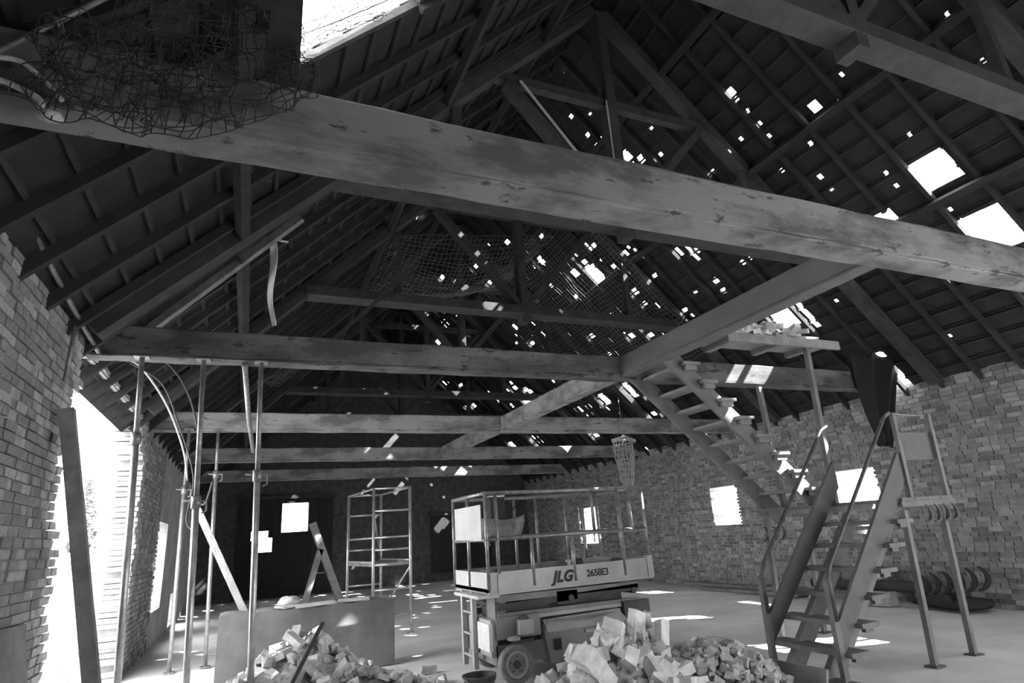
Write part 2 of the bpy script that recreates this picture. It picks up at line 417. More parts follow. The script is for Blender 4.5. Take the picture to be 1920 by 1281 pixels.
# gaps left by slipped and broken tiles: x, y, half length down the slope (plan), half width
LEAK = [(6.73,5.67,0.049,0.051), (6.83,5.68,0.025,0.033), (7.02,5.68,0.025,0.022), (7.22,5.67,0.025,0.025), (7.4,5.7,0.025,0.034), (7.22,6.1,0.025,0.032), (7.37,4.31,0.025,0.024), (7.59,4.52,0.045,0.041), (7.76,5.29,0.027,0.033), (7.82,5.93,0.026,0.035), (8.14,5.53,0.032,0.038), (8.33,5.53,0.025,0.03), (8.5,4.75,0.025,0.028), (8.68,4.76,0.025,0.028), (8.28,4.17,0.025,0.022), (7.54,2.99,0.025,0.02), (8.06,3.02,0.025,0.02), (9.19,4.42,0.025,0.024), (7.31,6.9,0.025,0.039), (9.29,3.86,0.032,0.029), (4.96,7.81,0.031,0.048), (5.42,8.45,0.027,0.048), (5.6,8.05,0.025,0.039), (5.77,8.47,0.03,0.052), (5.95,8.28,0.025,0.044), (5.97,8.48,0.03,0.052), (5.46,9.47,0.029,0.055), (6.55,7.9,0.053,0.068), (6.69,7.49,0.026,0.042), (6.52,8.12,0.025,0.04), (6.88,7.49,0.025,0.04), (7.07,7.51,0.035,0.051), (6.35,7.25,0.025,0.038), (5,14.5,0.043,0.105), (5.88,12.98,0.048,0.102), (6.29,11.77,0.042,0.085), (5.71,14.98,0.04,0.105), (5.27,16.94,0.049,0.133), (5.59,16.36,0.052,0.135), (6.16,15.03,0.045,0.113), (6.32,14.64,0.058,0.128), (6.58,12.84,0.028,0.073), (7.03,12.85,0.065,0.121), (7.17,11.81,0.073,0.119), (7.52,12.47,0.036,0.082), (7.12,11.24,0.048,0.089), (7.3,10.82,0.036,0.072), (6.93,10.8,0.036,0.072), (7.03,10.79,0.036,0.072), (7.02,10.59,0.036,0.07), (7.5,10.59,0.036,0.07), (8.06,10.64,0.055,0.089), (8.32,10.68,0.037,0.07), (8.06,10.86,0.029,0.063), (8.03,9.81,0.038,0.066), (7.66,9.63,0.034,0.062), (7.5,9.71,0.025,0.05), (6.02,19.14,0.087,0.2), (6.5,16.4,0.068,0.159), (6.11,18,0.046,0.14), (5.8,18.52,0.047,0.146), (7.23,15.89,0.071,0.158), (6.21,20.71,0.069,0.2), (7.56,16.5,0.049,0.131), (7.62,15.71,0.047,0.121), (7.75,15.73,0.038,0.106), (7.94,15.33,0.042,0.109), (7.55,14.28,0.031,0.085), (8.32,13.15,0.046,0.098), (8.71,11.9,0.051,0.094), (8.85,11.32,0.057,0.095), (8.68,11.31,0.042,0.079), (8.58,12.09,0.036,0.077), (8.81,13.14,0.03,0.074), (8.97,10.93,0.03,0.062), (7.18,23.03,0.076,0.2), (7.54,22.1,0.056,0.193), (8.26,18.64,0.049,0.146), (8.42,18.72,0.055,0.156), (8.37,19.21,0.05,0.153), (8.59,18.24,0.054,0.149), (8.7,18.12,0.048,0.138), (8.77,16.52,0.05,0.128), (8.24,22.55,0.07,0.2), (8.79,19.87,0.063,0.179), (8.88,18.79,0.133,0.2), (8.99,18.32,0.054,0.148), (9.65,16.56,0.086,0.171), (9.67,15.97,0.059,0.131), (9.87,15.98,0.045,0.11), (9.31,16.57,0.046,0.118), (10.35,13.56,0.066,0.115), (10.41,13.13,0.043,0.086), (9.94,13.17,0.039,0.083), (9.88,22.63,0.13,0.2), (9.89,20.45,0.066,0.18), (10.08,20.41,0.06,0.168), (10.43,16.91,0.052,0.124), (10.71,15.73,0.059,0.123), (9.92,21.01,0.049,0.155), (8.05,8.39,0.056,0.073), (8.56,7.78,0.039,0.055), (8.59,8.61,0.048,0.067), (8.79,8.64,0.039,0.059), (8.58,9.24,0.03,0.054), (8.56,7.6,0.025,0.034), (8.78,9.86,0.045,0.073), (9.64,6.84,0.025,0.032), (9.37,7.03,0.025,0.036), (9.63,9.68,0.039,0.063), (10.63,5.7,0.025,0.023)]
rl = random.Random(31); leaksR = [H(x-a, x+a, y-b, y+b) for (x, y, a, b) in LEAK]
ncol = int((YF-YN)/.3)
for c in range(ncol):
    ye = YN+c*.3
    if ye < 2.5: continue
    loose = rl.random() < .3
    dens = (.12 if loose else .035) if ye > 7 else (.06 if loose else .012)
    for k in range(3, 27):
        if rl.random() < dens*(1 if k > 6 else .5):
            s0 = k*.35+.1+rl.uniform(0,.12); ln = rl.choice((.06,.07,.09,.12,.18))*(1.25 if ye > 9 else .9); wd = rl.uniform(.03,.06)*(1.2 if ye > 9 else .6)
            leaksR.append((s0, min(s0+ln, (k+1)*.35+.04), ye-wd/2, ye+wd/2))
            if rl.random() < .5 and ln < .12: leaksR.append((s0+ln, s0+ln+.12, ye-.006, ye+.006))
roofR = make_roof(1, 'roof_right', 'right roof slope of dark tiles riddled with bright gaps', bigR, leaksR, 3.83, 5)
bigL = [H(.02,1.15,3.05,4.22), H(1.8,1.9,6.45,6.62), H(3.0,3.08,11.0,11.5)]
leaksL = []
for c in range(ncol):
    ye = YN+c*.3
    if ye < 3: continue
    for k in range(3, 26):
        if rl.random() < .012:
            s0 = k*.35+.1; leaksL.append((s0, s0+rl.uniform(.04,.1), ye-.012, ye+.012))
roofL = make_roof(-1, 'roof_left', 'left roof slope of dark tiles with one open skylight', bigL, leaksL, 2.97, 6)
def purlin(root, side, x, n0, wd, ht, ya=YN, yb=YF):
    mb = MB(); P = []; s = s_of_x(x)
    for yy in (ya, yb):
        for (ds, n) in ((-wd/2,n0-ht),(wd/2,n0-ht),(wd/2,n0),(-wd/2,n0)): P.append(roof_pt(side, s+ds, yy, n))
    mb.quadbox(P); mb.build('purlin', 'roof_timber', root, fixn=True)
for x in (7.6, 9.02, 6.0): purlin(roofR, 1, x, -.09, .11, .1)
for x in (3.6, 2.0, -.35): purlin(roofL, -1, x, -.09, .11, .1)
mb = MB(); P = []
mb.prism([(XC-.25, YN, RIDGE-.12), (XC, YN, RIDGE+.2), (XC+.25, YN, RIDGE-.12), (XC, YN, RIDGE+.05)], (0, YF-YN, 0))
mb.build('ridge_cap', 'tile', roofR, fixn=True)
# skylight lining on the left slope
mb = MB()
for y in (3.03, 4.24): 
    P = [roof_pt(-1, s_of_x(xx), y+dy, n) for xx in (-.02, 1.2) for (dy,n) in ((-.03,-.02),(.03,-.02),(.03,.05),(-.03,.05))]; mb.quadbox(P)
for xx in (0.0, 1.18):
    s = s_of_x(xx); P = [roof_pt(-1, s+ds, yy, n) for yy in (3.0,4.27) for (ds,n) in ((-.03,-.02),(.03,-.02),(.03,.05),(-.03,.05))]; mb.quadbox(P)
mb.build('skylight_frame', 'timber', roofL, fixn=True)

# ------------------------------------------------------------------ trusses
tr_lab = ['roof truss nearest the viewer, its tie crossing the top right corner', 'roof truss with high collar seen above the big near beam', 'roof truss with king post and bright gaps behind it, framed under the big near beam',
          'roof truss whose king post base hides behind the second tie beam', 'roof truss seen dimly between the second and third tie beams', 'roof truss farthest from the viewer']
for i, yt in enumerate((2.65, 6.35, 10.0, 13.8, 17.2, 20.7)):
    t = thing('roof_truss', tr_lab[i], 'roof truss', (XC, yt, EAVE), 'roof trusses')
    def b(name, p0, p1, wd, ht, up=(0,1,0), mat='truss_wood'):
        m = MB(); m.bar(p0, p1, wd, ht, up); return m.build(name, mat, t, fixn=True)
    zt = 5.86; e = .62
    b('tie_beam', (XL+zt-EAVE+.15, yt, zt), (XR-(zt-EAVE)-.15, yt, zt), .17, .34 if i else .26)
    b('king_post', (XC, yt, zt-.24), (XC, yt, RIDGE-.35), .15, .24)
    for sg in (-1, 1):
        if i or sg > 0: b('principal_rafter', (XC+sg*6.25, yt, EAVE+.0), (XC+sg*.1, yt, RIDGE-.32), .15, .22)
        b('strut', (XC+sg*.08, yt, zt+.12), (XC+sg*1.75, yt, 7.9), .12, .2)
        b('post', (XC+sg*2.55, yt-.02, zt), (XC+sg*2.55, yt-.02, 7.25), .13, .1)
    b('collar', (XC-2.05, yt+.01, 8.0), (XC+2.05, yt+.01, 8.0), .15, .12)
    if i == 1:
        b('strap', (3.24, yt-.09, 7.95), (4.55, yt-.09, 6.3), .05, .01, (0,1,0), 'concrete_pale')
        b('strap', (4.72, yt-.1, 8.0), (4.72, yt-.1, 6.0), .05, .01, (0,1,0), 'concrete_pale')

# ------------------------------------------------------------------ tie beams at loft level
def beam_mesh(xa, xb, yc, z0=3.7, z1=4.06, wd=.2, rough=.008, along='X'):
    mb = MB(); n = 40; ring = []
    prof = [(-.5,.03),(-.5,.07),(-.44,.095),(-.49,.12),(-.48,.95),(-.42,1),(.42,1),(.46,.95),(.46,.12),(.5,.08),(.5,.03),(.46,0),(-.46,0)]
    for i in range(n+1):
        x = xa+(xb-xa)*i/n
        for (a, c) in prof:
            p = (x, yc+a*wd+random.uniform(-rough,rough)*.5, z0+c*(z1-z0)+random.uniform(-rough,rough))
            mb.v.append(p if along == 'X' else (p[1]-yc+yc, p[0], p[2]))
    k = len(prof)
    for i in range(n):
        for j in range(k):
            j2 = (j+1) % k; mb.f.append((i*k+j, i*k+j2, (i+1)*k+j2, (i+1)*k+j)); mb.sm.append(False)
    mb.f.append(tuple(range(k))); mb.f.append(tuple(n*k+j for j in range(k))[::-1]); mb.sm += [False]*2
    return mb
bl = ['big weathered tie beam crossing the whole picture nearest the viewer', 'dark tie beam resting on three steel props', 'pale tie beam behind the stair head, third from the viewer', 'fourth tie beam above the lift platform', 'fifth tie beam near the far gable', 'last tie beam in front of the far gable wall']
for i, yb in enumerate((2.95, 7.06, 11.5, 15.8, 20.4)):
    mb = beam_mesh(XL-.1, (XR+.1, 10.2, XR+.1, XR+.1, XR+.1)[i], yb, 3.7, 4.08 if i == 0 else 4.03, .24)
    tag(mb.build('tie_beam', ('beam_near','beam_old','beam','beam','beam')[i], None, fixn=True), bl[i], 'beam', 'tie beams at loft level')
# trimmer beams running along the barn
for i, (ya, yb, x) in enumerate(((3.07, 6.94, 4.92), (7.18, 11.38, 4.85), (11.62, 15.68, 4.8))):
    mb = beam_mesh(ya, yb, x, 3.72, 4.02, .2, .004, 'Y')
    tag(mb.build('trimmer_beam', 'beam_dark' if i == 0 else 'beam', None, fixn=True), ['smooth trimmer beam from the big near beam to the stair head', 'trimmer beam between the second and third tie beams', 'trimmer beam between the third and fourth tie beams'][i], 'beam', 'trimmer beams along the barn')
mb = MB(); mb.bar((.02, 3.0, 4.08), (.02, 3.0, 5.25), .17, .16, (0,1,0))
tag(mb.build('timber_post', 'timber', None), 'dark upright timber standing on the near beam beside the skylight', 'post')

# ------------------------------------------------------------------ stairs
st = thing('staircase', 'open wooden staircase with two flights, landing and solid side boards by the right wall', 'staircase', (6.9, 5.9, 0))
YA, YB = 4.86, 5.78          # lower flight, near and far side
for k in range(7):
    z = .05+k*.247 if k else .04
    x = 5.42+k*.236
    mb = MB(); mb.box(x-.02, x+.25, YA-.11, YB+.1, z-.035, z+.01); tr = mb.build('tread', 'stair_wood', st)
    mb = MB(); mb.box(x+.05, x+.16, YA-.08, YA-.03, z-.08, z-.036); mb.build('cleat', 'stair_wood', tr)
for yy in (YA+.2, YB-.22):
    mb = MB(); mb.bar((5.5, yy, -.12), (7.1, yy, 1.58), .07, .2); mb.build('carriage', 'stair_wood', st, fixn=True)
for yy, hr in ((YA, 0), (YB, 1)):
    # solid side board above the treads
    mb = MB(); mb.prism([(5.63,yy-.02,.27),(5.63,yy-.02,.56),(7.26,yy-.02,2.32),(7.26,yy-.02,1.98),(7.1,yy-.02,1.8)], (0,.04,0)); mb.build('side_board', 'stair_board', st, fixn=True)
    mb = MB(); mb.bar((5.6, yy, 0), (5.63, yy, .98), .055, .07); mb.build('newel_post', 'stair_wood', st)
    mb = MB(); mb.path([(5.62,yy-.03,.60),(5.62,yy-.03,1.02),(5.70,yy-.03,1.16),(7.15,yy-.03,2.74),(7.28,yy-.03,2.80)], .022, 8); mb.build('handrail', 'steel_dark', st)
# landing
for k in range(4):
    mb = MB(); mb.box(7.06+k*.24, 7.06+k*.24+.23, 4.8, 7.08, 1.735, 1.775); mb.build('landing_plank', 'stair_wood', st)
for yy in (4.83, 5.9, 7.04):
    mb = MB(); mb.box(7.04, 8.04, yy-.03, yy+.03, 1.67, 1.733); mb.build('landing_joist', 'stair_wood', st)
for (xa, xb, yy) in ((7.12, 6.98, 4.86), (7.93, 7.78, 4.92), (7.12, 7.0, 6.98), (7.93, 7.82, 6.98)):
    mb = MB(); mb.bar((xb, yy, 0), (xa, yy, 1.635), .06, .06, (0,1,0)); lg = mb.build('landing_leg', 'stair_wood', st)
    mb = MB(); mb.box(xb-.08, xb+.08, yy-.07, yy+.07, -.005, .012); mb.build('foot_plate', 'steel_dark', lg)
for xx in (7.28, 7.97):
    mb = MB(); mb.bar((xx, 4.84, 1.775), (xx+.06, 4.84, 2.80), .055, .05, (0,1,0)); mb.build('rail_post', 'stair_wood', st)
mb = MB(); mb.path(sag((7.34,4.84,2.8),(8.03,4.84,2.79),.02), .008, 6); mb.build('rail_wire', 'steel', st)
mb = MB(); mb.box(7.36, 8.02, 4.86, 4.885, 2.22, 2.56); mb.build('rail_panel', 'stair_board', st)
# posts up to the platform
for (xa, xb, yy, zt) in ((7.5, 7.62, 6.06, 4.06), (7.55, 7.5, 7.0, 4.0)):
    mb = MB(); mb.bar((xa, yy, 1.775), (xb, yy, zt), .07, .07, (0,1,0)); mb.build('tall_post', 'stair_wood', st)
# upper flight rising to the left
for yy in (6.14, 7.0):
    mb = MB(); mb.bar((7.45, yy, 1.62), (5.05, yy, 3.82), .05, .24); mb.build('stringer', 'stair_wood', st, fixn=True)
for k in range(8):
    z = 2.0+k*.243; x = 7.2-k*.262
    mb = MB(); mb.box(x-.16, x+.1, 6.0, 7.14, z-.03, z+.01); tr = mb.build('tread', 'plank', st)
    mb = MB(); mb.box(x-.12, x+.06, 6.03, 6.1, z-.1, z-.031); mb.build('cleat', 'plank', tr)
mb = MB(); mb.path([(7.4,7.06,2.75),(5.9,7.06,4.1)], .02, 8); mb.build('handrail', 'steel_dark', st)
# curved iron brackets hung in rows under the landing
def hooks(base, n, dx, r, label, grp, vert=1.):
    for i in range(n):
        c = Vector(base)+Vector((dx*i, 0, 0))
        pts = arc(c, r, -PI*.62*vert, PI*.42*vert, (1,0,0), (0,0,1), 12)
        rad = [.006+.02*math.sin(PI*j/12) for j in range(13)]
        mb = MB(); mb.path(pts, .02, 6, radii=rad)
        tag(mb.build('iron_bracket', 'steel_dark', None), label+', %s from the left' % ('first','second','third','fourth')[i], 'bracket', grp)
hooks((7.42, 4.8, 1.585), 4, .165, .1, 'curved dark iron bracket hanging under the near landing edge', 'brackets under the landing edge')
hooks((7.0, 6.98, 1.42), 3, .17, .1, 'curved dark iron bracket hanging behind the lower stair flight', 'brackets behind the lower flight')
# loft platform with a heap of bricks
pf = thing('loft_platform', 'plank platform above the stairs carrying a sunlit brick heap', 'platform', (7.05, 6.35, 4.05))
for k in range(2):
    mb = MB(); mb.box(5.96, 8.12, 5.98+k*.26, 5.98+k*.26+.25, 4.11, 4.15); mb.build('plank', 'plank', pf)
for xx in (6.1, 7.0, 7.7):
    mb = MB(); mb.box(xx-.05, xx+.05, 5.98, 6.5, 4.03, 4.11); mb.build('joist', 'plank', pf)
mb = MB(); mb.box(5.98, 8.2, 5.93, 5.98, 4.03, 4.16); mb.build('edge_board', 'plank', pf)
BM = {}
def loose_brick(c, rot, size, mat, label, grp, name='loose_brick', jit=.06):
    mb = MB(); mb.obox((0,0,0), size, None, jit)
    me = bpy.data.meshes.new(name); me.from_pydata(mb.v, [], mb.f); me.materials.append(M[mat])
    o = bpy.data.objects.new(name, me); COL.objects.link(o); o.location = c; o.rotation_euler = rot
    return tag(o, label, 'brick', grp)
rb = random.Random(4)
for i in range(52):
    x = 6.2+rb.random()*1.7; y = 6.0+rb.random()*.4; z = 4.19+.36*max(0, 1-abs(x-7.15)/.9)*rb.random()
    loose_brick((x,y,z), (rb.uniform(-.3,.3), rb.uniform(-.3,.3), rb.uniform(0,3)), (.21,.1,.07), rb.choice(('rubble','rubble_c')), 'pale brick in the %s of the heap on the loft platform' % ('upper layer' if z > 4.3 else 'left-hand end' if x < 6.7 else 'right-hand end' if x > 7.4 else 'bottom layer, middle,'), 'bricks on the loft platform')

# ------------------------------------------------------------------ scissor lift
lf = thing('scissor_lift', 'pale electric scissor lift with railed platform standing in the middle of the barn', 'scissor lift', (3.85, 7.74, 0))
LX0, LX1, LY0, LY1 = 2.67, 5.03, 7.12, 8.36
def text_mesh(body, size, shear, bold, name, mat, parent, loc, spacing=1.):
    cu = bpy.data.curves.new(name, 'FONT'); cu.body = body; cu.size = size; cu.shear = shear; cu.offset = bold; cu.extrude = .001; cu.space_character = spacing
    ob = bpy.data.objects.new(name, cu); COL.objects.link(ob)
    dg = bpy.context.evaluated_depsgraph_get(); me = bpy.data.meshes.new_from_object(ob.evaluated_get(dg))
    bpy.data.objects.remove(ob)
    o = bpy.data.objects.new(name, me); COL.objects.link(o); me.materials.clear(); me.materials.append(M[mat])
    o.parent = parent; W = parent['_w']; o.location = (loc[0]-W[0], loc[1]-W[1], loc[2]-W[2]); o.rotation_euler = (PI/2, 0, 0)
    return o
# chassis
mb = MB(); mb.box(LX0+.12, LX1-.1, LY0+.12, LY1-.12, .2, .42); mb.build('chassis', 'lift_mid', lf)
mb = MB(); mb.prism([(LX0+.78,LY0+.02,.16),(LX1-.45,LY0+.02,.16),(LX1-.45,LY0+.02,.52),(LX1-.55,LY0+.1,.62),(LX0+.8,LY0+.1,.62),(LX0+.72,LY0+.02,.5)], (0,.3,0)); hd = mb.build('battery_hood', 'lift_mid', lf, fixn=True)
mb = MB(); mb.prism([(LX0+.76,LY0+.0,.5),(LX1-.45,LY0+.0,.52),(LX1-.5,LY0+.12,.64),(LX0+.76,LY0+.12,.62)], (0,.02,.012)); mb.build('hood_lid', 'lift_pale', hd, fixn=True)
mb = MB(); mb.box(LX0+.84, LX0+.93, LY0+.0, LY0+.03, .30, .42); mb.build('latch', 'black', hd)
mb = MB(); mb.box(LX0+1.28, LX0+1.42, LY0+.0, LY0+.018, .44, .475); mb.build('badge', 'lift_pale', hd)
mb = MB(); mb.box(LX0+.06, LX0+.14, LY0+.12, LY1-.1, .3, .70); mb.build('end_plate', 'lift_pale', lf)
mb = MB(); mb.box(LX0+.03, LX0+.075, LY0+.1, LY0+.5, .36, .66); mb.build('pale_sheet', 'white', lf)
mb = MB(); mb.box(LX0+.12, LX0+.7, LY0+.08, LY0+.16, .48, .72); mb.build('side_plate', 'lift_mid', lf)
mb = MB(); mb.box(LX1-.42, LX1-.02, LY0+.1, LY0+.2, .36, .72); mb.build('side_plate', 'lift_dark', lf)
for (wx, wy, s) in ((LX0+.33, LY0+.0, -1), (LX1-.3, LY0+.02, -1), (LX0+.42, LY1-.02, 1), (LX1-.3, LY1-.02, 1)):
    mb = MB(); mb.lathe((wx, wy-s*.0, .213), (0,s,0), [(.14,-.12),(.195,-.12),(.213,-.10),(.213,-.01),(.195,.008),(.158,.008),(.15,-.01)], 28); wl_ = mb.build('wheel', 'tyre', lf)
    mb = MB(); mb.lathe((wx, wy, .213), (0,s,0), [(.15,-.1),(.15,.0),(.14,.004),(.128,-.008),(.06,-.02),(.055,-.02)], 28); mb.build('rim', 'sheet_pale', wl_)
    mb = MB(); mb.lathe((wx, wy, .213), (0,s,0), [(.045,-.03),(.045,.004),(.035,.012)], 12)
    for a in range(5): mb.lathe((wx+.085*math.cos(a*1.2566+.3), wy, .213+.085*math.sin(a*1.2566+.3)), (0,s,0), [(.011,-.02),(.011,-.006)], 8)
    mb.build('hub', 'lift_dark', wl_)
mb = MB(); mb.box(LX0+.3, LX0+.56, LY0+.0, LY0+.14, .43, .47); mb.build('wheel_fork', 'lift_dark', lf)
mb = MB(); mb.box(LX0+.38, LX0+.56, LY0-.02, LY0+.12, .52, .68); mo = mb.build('drive_motor', 'lift_pale', lf)
mb = MB(); mb.lathe((LX0+.47, LY0+.05, .68), (0,0,1), [(.05,0),(.05,.03),(.03,.045)], 14); mb.build('cap', 'lift_dark', mo)
mb = MB(); mb.lathe((LX0+.32, LY0+.05, .47), (0,0,1), [(.08,0),(.08,.025),(.05,.04)], 16); mb.build('steering_plate', 'lift_pale', lf)
# folded scissor stack
for k in range(3):
    z = .72+k*.1
    for yy in (LY0+.2, LY1-.26):
        mb = MB(); mb.bar((LX0+.18, yy, z), (LX1-.12, yy, z+.06*(1 if k % 2 else -.2)), .06, .075); mb.build('scissor_arm', 'lift_mid' if k != 1 else 'lift_dark', lf, fixn=True)
mb = MB(); mb.box(LX0+.14, LX1-.2, LY0+.16, LY0+.19, .66, .70); mb.build('slide_rail', 'lift_pale', lf)
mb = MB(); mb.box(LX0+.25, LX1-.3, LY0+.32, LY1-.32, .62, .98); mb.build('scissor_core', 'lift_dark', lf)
for xx in (LX0+.2, LX0+1.2, LX1-.2):
    mb = MB(); mb.tube((xx, LY0+.15, .84), (xx, LY1-.15, .84), .04, 10); mb.build('pivot_pin', 'lift_dark', lf)
mb = MB(); mb.box(LX0+.16, LX0+.3, LY0+.2, LY0+.5, .58, 1.0); mb.build('end_bracket', 'lift_mid', lf)
mb = MB(); mb.box(LX0+1.0, LX0+1.3, LY0+.17, LY0+.2, .78, .93); mb.build('hose_plate', 'lift_dark', lf)
# ladder column at the end
for yy in (LY0+.56, LY0+.95):
    mb = MB(); mb.box(LX0-.02, LX0+.04, yy-.035, yy+.035, .12, 1.0); mb.build('ladder_rail', 'lift_pale', lf)
for z in (.25, .5, .75):
    mb = MB(); mb.tube((LX0, LY0+.56, z), (LX0, LY0+.95, z), .016, 8); mb.build('rung', 'lift_pale', lf)
# platform
mb = MB(); mb.box(LX0, LX1, LY0, LY1, 1.0, 1.06); mb.build('deck', 'lift_mid', lf)
mb = MB(); mb.box(LX0+.03, LX1, LY0-.012, LY0+.012, 1.02, 1.24); tb = mb.build('toe_board', 'lift_pale', lf)
mb = MB(); mb.box(LX0, LX1+.02, LY0-.02, LY0+.03, .985, 1.02); mb.build('edge_rail', 'lift_pale', tb)
text_mesh('JLG', .18, .3, .009, 'lettering', 'black', tb, (LX0+.87, LY0-.016, 1.06), 1.06)
text_mesh('2658E3', .115, .0, .003, 'lettering', 'black', tb, (LX0+1.36, LY0-.016, 1.085), .95)
mb = MB(); mb.box(LX0, LX0+.02, LY0, LY1, 1.02, 1.24); tb = mb.build('toe_board', 'sheet_pale', lf)
mb = MB(); mb.box(LX0-.004, LX0, LY0+.62, LY0+.72, 1.08, 1.2); mb.build('white_label', 'white', tb)
mb = MB(); mb.box(LX1-.02, LX1, LY0, LY1, 1.02, 1.24); mb.build('toe_board', 'lift_mid', lf)
mb = MB(); mb.box(LX0, LX1, LY1-.02, LY1, 1.02, 1.24); mb.build('toe_board', 'lift_mid', lf)
mb = MB(); mb.box(LX1-.06, LX1+.03, LY0-.03, LY0+.04, 1.0, 1.27); mb.build('corner_socket', 'lift_pale', lf)
mb = MB(); mb.box(LX0+.13, LX0+.2, LY0-.03, LY0+.03, .99, 1.22); mb.build('corner_socket', 'lift_pale', lf)
mb = MB(); mb.box(LX0-.12, LX0+.16, LY0+.02, LY1-.3, .955, .99); mb.build('step_plate', 'sheet_pale', lf)
ZT, ZM = 2.17, 1.62
def rail(p0, p1, r=.02, name='rail'):
    mb = MB(); mb.tube(p0, p1, r, 8); return mb.build(name, 'steel', lf)
for yy in (LY0, LY1):
    for z in (ZT, ZM): rail((LX0, yy, z), (LX1, yy, z), .026)
for xx in (LX0, LX1):
    for z in (ZT, ZM): rail((xx, LY0, z), (xx, LY1, z), .026)
for xx in (LX0+.02, LX0+.16, LX0+1.95, LX1-.0):
    rail((xx, LY0, 1.05), (xx, LY0, ZT), .024, 'rail_post')
for xx in (LX0+.62, LX0+1.2): rail((xx, LY0, 1.05), (xx, LY0, ZM), .024, 'rail_post')
for xx in (LX0+1.55, LX1-.22): rail((xx, LY0, 1.64), (xx, LY0, ZT), .024, 'rail_post')
for xx in (LX0, LX0+.95, LX0+1.3, LX0+1.8, LX0+2.1, LX1): rail((xx, LY1, 1.05), (xx, LY1, ZT), .024, 'rail_post')
rail((LX1, LY0+.6, 1.05), (LX1, LY0+.6, ZT), .024, 'rail_post'); rail((LX0, LY0+.62, 1.05), (LX0, LY0+.62, ZT), .024, 'rail_post')
mb = MB(); mb.box(LX0-.03, LX0-.018, LY0+.05, LY0+1.08, 1.63, 2.04); mb.build('entry_panel', 'sheet_pale', lf)
# things on the lift
cb = thing('control_box', 'black control box with curled cable hooked on the lift rail', 'control box', (LX0+.62, LY1-.1, ZT))
mb = MB(); mb.obox((LX0+.62, LY1-.1, ZT-.14), (.22,.14,.28)); mb.build('housing', 'black', cb)
mb = MB(); mb.box(LX0+.5, LX0+.74, LY1-.16, LY1-.02, ZT+.02, ZT+.035); mb.build('lid', 'galv', cb)
mb = MB(); mb.path([(LX0+.73,LY1-.1,ZT-.1),(LX0+.82,LY1-.12,ZT-.05),(LX0+.86,LY1-.1,ZT-.2),(LX0+.95,LY1-.1,ZT-.1)], .012, 6); mb.build('cable', 'cable', cb)
def blob(c, size, seed, nu=16, nv=10, amp=.25):
    r = random.Random(seed); ph = [r.uniform(0,6) for _ in range(6)]; mb = MB()
    for j in range(nv+1):
        th = PI*j/nv
        for i in range(nu):
            a = 2*PI*i/nu
            k = 1+amp*(math.sin(3*a+ph[0])*math.sin(2*th+ph[1])+.6*math.sin(5*a+ph[2]+3*th))
            mb.v.append((c[0]+size[0]*math.sin(th)*math.cos(a)*k, c[1]+size[1]*math.sin(th)*math.sin(a)*k, c[2]+size[2]*(math.cos(th)*.5+.5)*(k if th < 1.6 else 1)))
    for j in range(nv):
        for i in range(nu):
            i2 = (i+1) % nu; mb.f.append((j*nu+i, (j+1)*nu+i, (j+1)*nu+i2, j*nu+i2)); mb.sm.append(True)
    return mb
jk = thing('work_jacket', 'grey work jacket slung over the far rail of the lift', 'jacket', (LX0+.72, LY1-.06, ZM))
mb = MB(); N_ = 14
cols = []
for i in range(N_+1):
    u = i/N_
    for j in range(9):
        v = j/8; x = LX0+.44+u*.62-.06*math.sin(v*3+u*5)*v; zz = ZM+.30-.30*v-.05*math.sin(u*PI)*(1-v)+.03*math.sin(u*11)*v
        mb.v.append((x, LY1-.08-.05*math.sin(u*9+v*2)-.03*v, zz))
for i in range(N_):
    for j in range(8):
        a = i*9+j; mb.f.append((a, a+1, a+10, a+9)); mb.sm.append(True)
o = mb.build('jacket_body', 'cloth_grey', jk); sm = o.modifiers.new('thickness', 'SOLIDIFY'); sm.thickness = .03
mb = MB(); mb.path([(LX0+.46,LY1-.1,ZM+.26),(LX0+.40,LY1-.12,ZM+.08),(LX0+.46,LY1-.12,ZM-.1)], .055, 8, radii=[.07,.055,.045]); mb.build('sleeve', 'cloth_grey', jk)
tag(blob((LX0+.32, LY0+.5, 1.06), (.26,.2,.16), 3).build('cloth_sack', 'cloth_grey', None), 'crumpled grey sack lying on the lift platform', 'sack')
bx_ = thing('tool_crate', 'low pale tool crate on the lift platform below the barred window', 'crate', (LX0+1.95, LY1-.35, 1.06))
mb = MB(); mb.box(LX0+1.65, LX0+2.2, LY1-.5, LY1-.2, 1.06, 1.22); mb.build('body', 'lift_pale', bx_)
mb = MB(); mb.box(LX0+1.63, LX0+2.22, LY1-.52, LY1-.18, 1.22, 1.25); mb.build('lid', 'lift_pale', bx_)
mb = MB(); mb.box(LX0+1.72, LX0+1.8, LY1-.508, LY1-.5, 1.12, 1.17); mb.build('catch', 'black', bx_)
tag(blob((LX0+1.27, LY0+.05, 1.20), (.09,.06,.1), 8, 10, 8).build('rag', 'black', None), 'dark rag knotted on the near rail of the lift', 'rag')

